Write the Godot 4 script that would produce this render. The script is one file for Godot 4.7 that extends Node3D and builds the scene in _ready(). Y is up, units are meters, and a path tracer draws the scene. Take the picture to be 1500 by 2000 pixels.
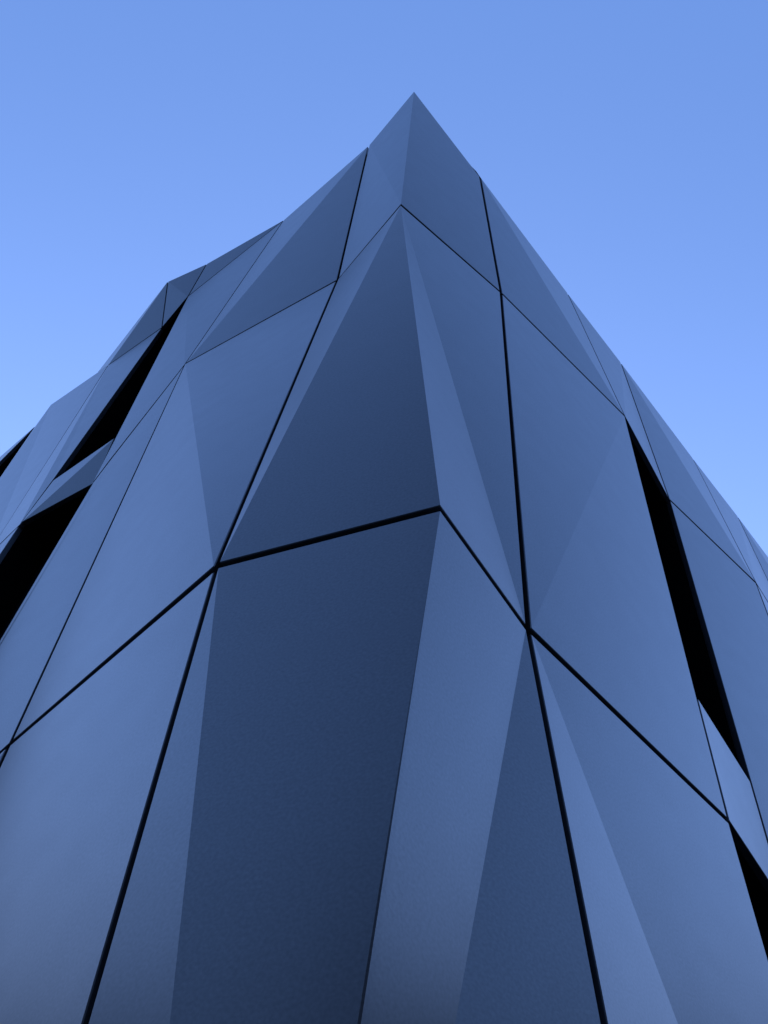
extends Node3D
# A dusk view straight up the corner of a building clad in folded metal panels.
# The panel nodes below are surveyed points of the cladding, in metres (y up, pavement at 0).

const NODES = {
	"a0": Vector3(-0.793, 12.616, -2.597), "a1": Vector3(-0.743, 9.100, -3.037), "a2": Vector3(-0.761, 4.324, -2.589), "a3": Vector3(-0.594, 0.700, -2.651),
	"b0": Vector3(-1.896, 12.616, -3.695), "b1": Vector3(-2.339, 9.100, -4.191), "b2": Vector3(-2.087, 4.324, -4.269), "b3": Vector3(-1.826, 0.700, -4.219),
	"c0": Vector3(-0.285, 13.050, -1.981), "c1": Vector3(-0.194, 8.980, -2.205), "c2": Vector3(0.242, 4.324, -2.070), "c3": Vector3(-0.025, 0.700, -2.100),
	"d0": Vector3(0.683, 12.050, -2.666), "d1": Vector3(0.881, 9.100, -2.960), "d2": Vector3(0.774, 4.324, -2.739), "d3": Vector3(1.048, 0.700, -2.751),
	"e0": Vector3(2.230, 12.616, -4.227), "e1": Vector3(2.561, 9.406, -4.330), "e2": Vector3(2.285, 4.324, -4.148), "e3": Vector3(2.230, 0.700, -4.078),
	"f0": Vector3(3.280, 12.616, -5.198), "f1": Vector3(3.265, 9.100, -5.161), "f2": Vector3(3.021, 4.324, -5.074), "f3": Vector3(3.238, 0.700, -5.273),
	"g0": Vector3(4.904, 12.616, -6.717), "g1": Vector3(4.713, 9.100, -6.257), "g2": Vector3(4.420, 4.324, -6.133), "g3": Vector3(4.885, 0.700, -6.511),
	"h0": Vector3(6.030, 12.616, -7.754), "h1": Vector3(6.034, 9.100, -7.699), "h2": Vector3(5.892, 4.324, -7.705), "h3": Vector3(5.929, 0.700, -7.739),
	"i0": Vector3(7.660, 12.616, -9.284), "i1": Vector3(7.470, 9.100, -8.811), "i2": Vector3(7.526, 4.324, -8.958), "i3": Vector3(7.539, 0.700, -8.943),
	"j1": Vector3(-2.800, 7.933, -4.716), "j2": Vector3(-2.993, 3.850, -5.178), "k0": Vector3(-3.011, 12.616, -4.459), "k1": Vector3(-2.898, 7.654, -4.830),
	"k2": Vector3(-3.005, 3.800, -5.186), "k3": Vector3(-2.742, 0.700, -4.681), "k5": Vector3(-3.114, 11.932, -4.691), "l3": Vector3(-0.037, 0.700, -2.106),
	"m0": Vector3(-3.608, 12.616, -4.807), "m5": Vector3(-3.437, 11.673, -5.089), "n0": Vector3(-4.885, 12.616, -6.503), "n1": Vector3(-4.185, 7.578, -5.983),
	"n2": Vector3(-4.005, 4.100, -5.665), "n3": Vector3(-4.082, 0.700, -5.729), "n5": Vector3(-4.251, 11.583, -5.752), "p2": Vector3(-3.368, 3.900, -5.070),
	"p3": Vector3(-3.575, 0.700, -5.243), "q0": Vector3(-5.756, 12.616, -7.221), "r0": Vector3(-6.098, 12.616, -7.684), "r1": Vector3(-5.464, 9.313, -7.070),
	"r2": Vector3(-5.711, 4.200, -7.211), "r3": Vector3(-0.023, 0.700, -2.103), "s0": Vector3(-6.966, 12.616, -8.539), "s1": Vector3(-6.525, 8.900, -7.952),
	"s2": Vector3(-6.634, 4.200, -7.977), "s3": Vector3(-6.634, 0.700, -7.977), "s5": Vector3(-6.389, 11.601, -7.904), "t0": Vector3(-8.449, 12.616, -9.549),
	"t1": Vector3(-8.609, 9.100, -9.356), "t2": Vector3(-8.404, 4.324, -9.446), "t3": Vector3(-8.404, 0.700, -9.446), "t5": Vector3(-8.359, 11.616, -9.344),
	"v1": Vector3(2.338, 5.314, -4.184), "v2": Vector3(3.072, 5.324, -5.092), "w3": Vector3(-2.927, 8.452, -4.795), "w4": Vector3(-3.639, 8.287, -5.361),
	"w5": Vector3(-2.941, 7.810, -4.950), "w6": Vector3(-3.688, 7.563, -5.414), "x3": Vector3(-0.088, 0.700, -2.132), "y3": Vector3(0.009, 0.700, -2.142),
}

const JOINT := 0.019       # half the open joint between two panels
const CHAMFER := 0.004
const TRAY := 0.055         # depth of a panel's folded edges
const WALL := 0.12          # the dark wall behind the panels

var metal: StandardMaterial3D
var edge_metal: StandardMaterial3D
var membrane: StandardMaterial3D
var dark_glass: StandardMaterial3D
var reveal: StandardMaterial3D
var render_coat: StandardMaterial3D
var brickwork: StandardMaterial3D
var stone: StandardMaterial3D
var paving: StandardMaterial3D
var node_normal := {}
var building: Node3D


func lin(r: float, g: float, b: float) -> Color:
	return Color(r, g, b).linear_to_srgb()


func noise_texture(seed_value: int, frequency: float, low: float, high: float, size := 512, normal := false, bump := 1.0) -> NoiseTexture2D:
	var n := FastNoiseLite.new()
	n.seed = seed_value
	n.noise_type = FastNoiseLite.TYPE_SIMPLEX_SMOOTH
	n.frequency = frequency
	n.fractal_octaves = 4
	var t := NoiseTexture2D.new()
	t.width = size
	t.height = size
	t.seamless = true
	t.noise = n
	if normal:
		t.as_normal_map = true
		t.bump_strength = bump
	else:
		var ramp := Gradient.new()
		ramp.set_color(0, Color(low, low, low))
		ramp.set_color(1, Color(high, high, high))
		t.color_ramp = ramp
	return t


func coated(albedo: Color, rough: float, scale := 0.35) -> StandardMaterial3D:
	var m := StandardMaterial3D.new()
	m.albedo_color = albedo
	m.metallic = 0.85
	m.metallic_specular = 0.5
	m.roughness = rough
	m.uv1_triplanar = true
	m.uv1_world_triplanar = true
	m.uv1_scale = Vector3(scale, scale, scale)
	return m


func make_materials() -> void:
	metal = coated(lin(0.232, 0.239, 0.246), 0.34, 0.4)
	metal.albedo_texture = noise_texture(4, 0.16, 0.84, 1.0, 1024)
	metal.roughness_texture = noise_texture(9, 0.02, 0.88, 1.0)
	metal.clearcoat_enabled = true
	metal.clearcoat = 0.4
	metal.clearcoat_roughness = 0.25
	metal.normal_enabled = true
	metal.normal_texture = noise_texture(21, 0.006, 0, 1, 512, true, 0.6)
	metal.normal_scale = 0.06
	edge_metal = coated(lin(0.20, 0.205, 0.215), 0.4, 1.0)
	membrane = coated(lin(0.006, 0.006, 0.007), 0.95, 1.0)
	membrane.metallic = 0.0
	membrane.metallic_specular = 0.1
	reveal = membrane
	dark_glass = coated(lin(0.008, 0.012, 0.02), 0.35, 1.0)
	dark_glass.metallic = 0.0
	dark_glass.metallic_specular = 0.5
	stone = coated(lin(0.16, 0.16, 0.165), 0.85, 1.0)
	stone.metallic = 0.0
	stone.albedo_texture = noise_texture(31, 0.03, 0.7, 1.0)
	brickwork = coated(lin(0.10, 0.085, 0.075), 0.9, 1.0)
	brickwork.metallic = 0.0
	brickwork.albedo_texture = noise_texture(43, 0.05, 0.7, 1.0)
	render_coat = coated(lin(0.5, 0.45, 0.38), 0.9, 0.5)
	render_coat.metallic = 0.0
	render_coat.albedo_texture = noise_texture(47, 0.02, 0.8, 1.0)
	paving = coated(lin(0.12, 0.12, 0.12), 0.9, 0.6)
	paving.metallic = 0.0
	paving.albedo_texture = noise_texture(37, 0.03, 0.65, 1.0)


func ids(text: String) -> Array:
	return Array(text.split(" ", false))


func pt(id) -> Vector3:
	return NODES[id]


func triangle_normal(a: Vector3, b: Vector3, c: Vector3) -> Vector3:
	return (b - a).cross(c - a).normalized()


# a facet's normal, pointing out of the building
func facet_normal(f: Array, out: Vector3) -> Vector3:
	var n := Vector3.ZERO
	for i in range(1, f.size() - 1):
		n += (pt(f[i]) - pt(f[0])).cross(pt(f[i + 1]) - pt(f[0]))
	n = n.normalized()
	return n if n.dot(out) > 0 else -n


func add_tri(st: SurfaceTool, a: Vector3, b: Vector3, c: Vector3, n: Vector3) -> void:
	# front faces run clockwise
	var flip := (b - a).cross(c - a).dot(n) > 0
	for p in ([a, c, b] if flip else [a, b, c]):
		st.set_normal(n)
		st.add_vertex(p)


func add_quad(st: SurfaceTool, a: Vector3, b: Vector3, c: Vector3, d: Vector3, out: Vector3) -> void:
	var n := (c - a).cross(d - b)
	if n.length() < 1e-12:
		return
	n = n.normalized()
	if n.dot(out) < 0:
		n = -n
	add_tri(st, a, b, c, n)
	add_tri(st, a, c, d, n)


func mesh_part(called: String, st: SurfaceTool, m: Material, parent: Node) -> MeshInstance3D:
	var o := MeshInstance3D.new()
	o.name = called
	o.mesh = st.commit()
	o.material_override = m
	parent.add_child(o, true)
	return o


func begin() -> SurfaceTool:
	var st := SurfaceTool.new()
	st.begin(Mesh.PRIMITIVE_TRIANGLES)
	return st


# one folded panel: the loop of its outline and its flat facets
func panel(called: String, outline: String, facets: Array, out: Vector3, joint: float) -> void:
	var loop := ids(outline)
	var n := loop.size()
	var faces := []
	var normals := []
	for text in facets:
		var f := ids(text)
		faces.append(f)
		normals.append(facet_normal(f, out))
	# which facet an outline edge belongs to
	var inward := []
	var edge_normal := []
	for i in n:
		var a = loop[i]
		var b = loop[(i + 1) % n]
		var best := 0
		for k in faces.size():
			if faces[k].has(a) and faces[k].has(b):
				best = k
		var d := (pt(b) - pt(a)).normalized()
		var into: Vector3 = normals[best].cross(d).normalized()
		var middle := Vector3.ZERO
		for id in faces[best]:
			middle += pt(id) / faces[best].size()
		if into.dot(middle - pt(a)) < 0:
			into = -into
		inward.append(into)
		edge_normal.append(normals[best])
	var front := {}
	var rim := {}
	var back := {}
	for i in n:
		var p := (i + n - 1) % n
		var s: Vector3 = inward[i] + inward[p]
		var d: Vector3 = s / maxf(0.3, 1.0 + inward[i].dot(inward[p]))
		var vn: Vector3 = (edge_normal[i] + edge_normal[p]).normalized()
		rim[loop[i]] = pt(loop[i]) + d * joint - vn * CHAMFER
		front[loop[i]] = pt(loop[i]) + d * (joint + CHAMFER)
		back[loop[i]] = pt(loop[i]) + d * joint - vn * TRAY
	var st := begin()
	for i in n:
		var a = loop[i]
		var b = loop[(i + 1) % n]
		add_quad(st, rim[a], rim[b], back[b], back[a], -inward[i])
		add_quad(st, front[a], front[b], rim[b], rim[a], (edge_normal[i] - inward[i]))
	var part := mesh_part(called, st, edge_metal, building)
	for k in faces.size():
		var fs := begin()
		var f = faces[k]
		for i in range(1, f.size() - 1):
			var q := [f[0], f[i], f[i + 1]].map(func(id): return front.get(id, pt(id)))
			var tn := triangle_normal(q[0], q[1], q[2])
			add_tri(fs, q[0], q[1], q[2], tn if tn.dot(out) > 0 else -tn)
		mesh_part("facet", fs, metal, part)


func inside(id, depth: float) -> Vector3:
	return pt(id) - node_normal[id] * depth


# a dark window set back between the panels: its reveals and its pane
func window(outline: String, out: Vector3) -> void:
	var loop := ids(outline)
	var n := loop.size()
	var st := begin()
	for i in n:
		var a = loop[i]
		var b = loop[(i + 1) % n]
		var middle := Vector3.ZERO
		for id in loop:
			middle += pt(id) / n
		add_quad(st, inside(a, 0.05), inside(b, 0.05), inside(b, 0.42), inside(a, 0.42), middle - pt(a))
	var part := mesh_part("window", st, reveal, building)
	var ps := begin()
	for i in range(1, n - 1):
		var q := [loop[0], loop[i], loop[i + 1]].map(func(id): return inside(id, 0.4))
		var tn := triangle_normal(q[0], q[1], q[2])
		add_tri(ps, q[0], q[1], q[2], tn if tn.dot(out) > 0 else -tn)
	mesh_part("pane", ps, dark_glass, part)


func _ready() -> void:
	var camera := Camera3D.new()
	camera.name = "camera"
	camera.fov = 66.34
	camera.near = 0.05
	camera.far = 3000.0
	camera.transform = Transform3D(Basis(Vector3(0.992355, 0.076038, 0.097212), Vector3(-0.123418, 0.611393, 0.781644), Vector3(-0.000000, -0.787665, 0.616103)), Vector3(0, 1.6, 0))
	add_child(camera)
	camera.current = true

	# a clear dusk sky: the glow left by the sun lies ahead, low down; it is paler towards
	# the horizon all round, falls off behind, and is dimmed lowest down
	var sky_image := Image.create_empty(512, 256, false, Image.FORMAT_RGBF)
	for y in 256:
		var climb := (0.5 - (y + 0.5) / 256.0) * PI
		var low := 1.0 - maxf(sin(climb), 0.0)
		for x in 512:
			var around := ((x + 0.5) / 512.0) * TAU        # 0 and TAU look along -Z, PI along +Z
			var ahead := cos(around) * cos(climb)
			var glow := pow(maxf(ahead, 0.0), 1.7)
			var g := 0.32 + 0.47 * glow + 0.26 * minf(ahead, 0.0) + 1.15 * pow(low, 2.4) * (0.5 + 0.5 * clampf(ahead * 1.6 + 0.5, -1.0, 1.0))
			var low_dim := 1.0 - smoothstep(0.02, 0.58, sin(climb))          # unseen low sky dimmed and greyed to darken the panel reflections
			g *= 1.0 - 0.85 * low_dim
			sky_image.set_pixel(x, y, Color(g * (0.50 + 0.14 * maxf(ahead, 0.0) + 0.11 * low_dim), g, g * (2.50 - 0.4 * maxf(ahead, 0.0) - 0.4 * low * low - 0.15 * low_dim)))
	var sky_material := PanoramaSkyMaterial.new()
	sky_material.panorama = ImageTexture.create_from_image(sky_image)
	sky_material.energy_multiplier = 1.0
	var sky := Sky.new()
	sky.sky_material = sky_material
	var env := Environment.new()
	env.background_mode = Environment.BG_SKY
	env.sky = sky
	env.tonemap_mode = Environment.TONE_MAPPER_LINEAR
	env.tonemap_exposure = 1.0
	env.sdfgi_enabled = true
	env.ssao_enabled = true
	env.ssil_enabled = true
	env.background_energy_multiplier = 1.0
	var world := WorldEnvironment.new()
	world.name = "world_environment"
	world.environment = env
	add_child(world)

	# the last light of the set sun, low beyond the building
	var sun := DirectionalLight3D.new()
	sun.name = "afterglow"
	sun.light_energy = 0.04
	sun.light_color = Color(1.0, 0.9, 0.8)
	sun.light_angular_distance = 12.0
	sun.shadow_enabled = true
	sun.rotation_degrees = Vector3(-8, 185, 0)
	add_child(sun)

	make_materials()

	# pavement
	var ground := MeshInstance3D.new()
	ground.name = "pavement"
	var plane := PlaneMesh.new()
	plane.size = Vector2(2400, 2400)
	ground.mesh = plane
	ground.material_override = paving
	ground.set_meta("kind", "structure")
	ground.set_meta("label", "grey pavement around the foot of the angular building")
	add_child(ground)

	building = Node3D.new()
	building.name = "faceted_building"
	building.set_meta("label", "angular building clad in folded blue grey metal panels, its sharp corner rising to a point")
	building.set_meta("category", "building")
	add_child(building)

	var left := Vector3(-0.64, 0.0, 0.77)     # which way each side looks
	var right := Vector3(0.67, 0.0, 0.74)
	var corner := Vector3(0.02, 0.0, 1.0)

	var panels := [
		# the corner, top to bottom
		["a0 c0 d0 d1 c1 a1", ["a0 c0 c1 a1", "c0 d0 c1", "d0 d1 c1"], corner],
		["a1 c1 d1 d2 c2 a2", ["a1 c1 a2", "c1 c2 a2", "c1 d2 c2", "c1 d1 d2"], corner],
		["a2 c2 d2 d3 y3 r3 l3 x3 a3", ["a2 x3 a3", "a2 c2 l3 x3", "c2 r3 l3", "c2 d2 y3 r3", "d2 d3 y3"], corner],
		# the left side, from the corner
		["a0 b0 b1 a1", ["a0 a1 b1", "a0 b0 b1"], left, 0.013],
		["a1 b1 b2 a2", ["a1 b1 a2", "b1 b2 a2"], left],
		["a2 b2 b3 a3", ["a2 b2 b3 a3"], left],
		["b0 k0 k5", ["b0 k0 k5"], left, 0.008],
		["b0 k5 k1 j1 b1", ["k5 k1 j1 b1 b0"], left, 0.011],
		["b1 j1 k1 k2 j2 b2", ["b1 j1 j2 b2", "j1 k1 k2 j2"], left],
		["b2 j2 k2 k3 b3", ["b2 j2 k2 k3 b3"], left],
		["k0 m0 m5 k5", ["k0 m0 k5", "m0 m5 k5"], left, 0.008],
		["m0 n0 n5 m5", ["m0 m5 n5", "m0 n5 n0"], left, 0.008],
		["m5 n5 n1 w6 w4", ["m5 w4 n5", "w4 w6 n5", "n5 w6 n1"], left, 0.01],
		["w3 w4 w6 w5", ["w3 w4 w6", "w3 w6 w5"], left],
		["w6 n1 n2 p2", ["w6 n1 n2 p2"], left],
		["k2 p2 p3 k3", ["k2 p2 p3 k3"], left],
		["p2 n2 n3 p3", ["p2 n2 n3 p3"], left],
		["n0 q0 r0 r1 n1 n5", ["n5 n0 q0", "n5 q0 n1", "q0 r1 n1", "q0 r0 r1"], left, 0.01],
		["n1 r1 r2 n2", ["n1 r1 r2 n2"], left],
		["n2 r2 r3 n3", ["n2 r2 r3 n3"], left],
		["r0 s0 s5", ["r0 s0 s5"], left],
		["s0 t0 t5 s5", ["s0 t0 t5 s5"], left],
		["s5 t5 t1 s1", ["s5 t5 t1 s1"], left],
		["s1 t1 t2 s2", ["s1 t1 t2 s2"], left],
		["s2 t2 t3 s3", ["s2 t2 t3 s3"], left],
		["r2 s2 s3 r3", ["r2 s2 s3 r3"], left],
		# the right side, from the corner
		["d0 e0 e1 d1", ["d0 d1 e1", "d0 e0 e1"], right],
		["d1 e1 v1 e2 d2", ["d1 e1 d2", "e1 v1 e2 d2"], right],
		["d2 e2 e3 d3", ["d2 d3 e3", "d2 e2 e3"], right],
		["e0 f0 f1 e1", ["e0 f0 e1", "f0 f1 e1"], right],
		["v1 v2 f2 e2", ["v1 v2 f2 e2"], right],
		["f0 g0 g1 f1", ["f0 f1 g1", "f0 g0 g1"], right],
		["f1 g1 g2 f2 v2", ["f1 g1 g2 f2 v2"], right],
		["f2 g2 g3 f3", ["f2 g2 g3 f3"], right],
		["g0 h0 h1 g1", ["g0 h0 g1", "h0 h1 g1"], right],
		["g1 h1 h2 g2", ["g1 h1 h2 g2"], right],
		["g2 h2 h3 g3", ["g2 h2 h3 g3"], right],
		["h0 i0 i1 h1", ["h0 h1 i1", "h0 i0 i1"], right],
		["h1 i1 i2 h2", ["h1 i1 i2 h2"], right],
		["h2 i2 i3 h3", ["h2 i2 i3 h3"], right],
	]
	var windows := [
		["k5 m5 w4 w3", left], ["w5 w6 p2 k2", left], ["r0 s5 s1 r1", left], ["r1 s1 s2 r2", left],
		["e1 f1 v2 v1", right], ["e2 f2 f3 e3", right],
	]

	# the mean normal of the cladding at each node, for what lies behind it
	for p in panels:
		for text in p[1]:
			var f := ids(text)
			var fn := facet_normal(f, p[2])
			for id in f:
				node_normal[id] = node_normal.get(id, Vector3.ZERO) + fn
	for id in node_normal:
		node_normal[id] = node_normal[id].normalized()

	for p in panels:
		panel("cladding_panel", p[0], p[1], p[2], p[3] if p.size() > 3 else JOINT)
	for w in windows:
		window(w[0], w[1])

	# the dark wall behind the joints
	var wall := begin()
	for p in panels:
		for text in p[1]:
			var f := ids(text)
			for i in range(1, f.size() - 1):
				var q := [f[0], f[i], f[i + 1]].map(func(id): return inside(id, WALL))
				var tn := triangle_normal(q[0], q[1], q[2])
				add_tri(wall, q[0], q[1], q[2], tn if tn.dot(p[2]) > 0 else -tn)
	mesh_part("backing_wall", wall, membrane, building)

	# roof and the unseen back of the building
	var roof_ids := ids("t0 s0 r0 q0 n0 m0 k0 b0 a0 c0 d0 e0 f0 g0 h0 i0")
	var back_corner := Vector3(-0.4, 0, -16.5)
	var centre := Vector3(-0.5, 12.5, -9.0)
	var roof := begin()
	for i in roof_ids.size() - 1:
		var a := inside(roof_ids[i], 0.06)
		var b := inside(roof_ids[i + 1], 0.06)
		a.y = 12.5
		b.y = 12.5
		add_tri(roof, a, b, centre, Vector3.UP)
	var tl := inside("t0", 0.06)
	var ir := inside("i0", 0.06)
	tl.y = 12.5
	ir.y = 12.5
	var bc := Vector3(back_corner.x, 12.5, back_corner.z)
	add_tri(roof, ir, bc, centre, Vector3.UP)
	add_tri(roof, bc, tl, centre, Vector3.UP)
	mesh_part("roof", roof, stone, building)
	var rear := begin()
	for e in [[tl, bc, Vector3(-1, 0, -1)], [ir, bc, Vector3(1, 0, -1)]]:
		add_quad(rear, e[0], e[1], Vector3(e[1].x, 0, e[1].z), Vector3(e[0].x, 0, e[0].z), e[2])
	mesh_part("rear_wall", rear, stone, building)

	# the plinth that the lowest panels stand over
	var base_ids := ids("t3 s3 r3 n3 p3 k3 b3 a3 x3 l3 r3 y3 d3 e3 f3 g3 h3 i3")
	var plinth := begin()
	for i in base_ids.size() - 1:
		var a := inside(base_ids[i], 0.2)
		var b := inside(base_ids[i + 1], 0.2)
		add_quad(plinth, a + Vector3(0, 0.1, 0), b + Vector3(0, 0.1, 0), Vector3(b.x, 0, b.z), Vector3(a.x, 0, a.z), node_normal[base_ids[i]])
	mesh_part("plinth", plinth, stone, building)

	# unseen blocks, added and sized to shape what the panels mirror
	added_neighbour("added_brick_block", "unseen dark brick block added across the street for the metal panels to reflect", Vector3(-2, 0, 27), Vector3(62, 20.5, 12), 6, 18, brickwork)
	added_neighbour("added_rendered_block", "unseen long pale rendered block added to the right for the metal panels to reflect", Vector3(36, 0, -12), Vector3(14, 11.0, 40), 2, 10, render_coat)
	added_neighbour("added_rendered_block", "unseen low pale rendered block added to the left for the metal panels to reflect", Vector3(-36, 0, -12), Vector3(14, 9.0, 40), 2, 10, render_coat)


# a plain masonry block with bands of sash openings, added out of view for reflections
func added_neighbour(called: String, label: String, at: Vector3, size: Vector3, storeys: int, bays: int, skin: Material) -> void:
	var root := Node3D.new()
	root.name = called
	add_child(root, true)
	root.position = at
	root.set_meta("label", label)
	root.set_meta("category", "building")
	var box := BoxMesh.new()
	box.size = size
	var body := MeshInstance3D.new()
	body.name = "wall"
	body.mesh = box
	body.position.y = size.y / 2
	body.material_override = skin
	root.add_child(body, true)
	var cap := BoxMesh.new()
	cap.size = Vector3(size.x + 0.4, 0.35, size.z + 0.4)
	var coping := MeshInstance3D.new()
	coping.name = "coping"
	coping.mesh = cap
	coping.position.y = size.y + 0.18
	coping.material_override = stone
	root.add_child(coping, true)
	var long_x := size.x > size.z
	var span := size.x if long_x else size.z
	var face := -size.z / 2 if long_x else (-size.x / 2 if at.x > 0 else size.x / 2)
	var pane := BoxMesh.new()
	pane.size = Vector3(1.3, 1.8, 0.08) if long_x else Vector3(0.08, 1.8, 1.3)
	var sill := BoxMesh.new()
	sill.size = Vector3(1.6, 0.14, 0.3) if long_x else Vector3(0.3, 0.14, 1.6)
	for s in storeys:
		for b in bays:
			var along := (b + 0.5) / bays * span - span / 2
			var y := (s + 0.55) / storeys * size.y
			var w := MeshInstance3D.new()
			w.name = "window"
			w.mesh = pane
			w.material_override = dark_glass
			w.position = Vector3(along, y, face) if long_x else Vector3(face, y, along)
			root.add_child(w, true)
			var l := MeshInstance3D.new()
			l.name = "sill"
			l.mesh = sill
			l.material_override = stone
			l.position = Vector3(0, -0.97, 0)
			w.add_child(l, true)
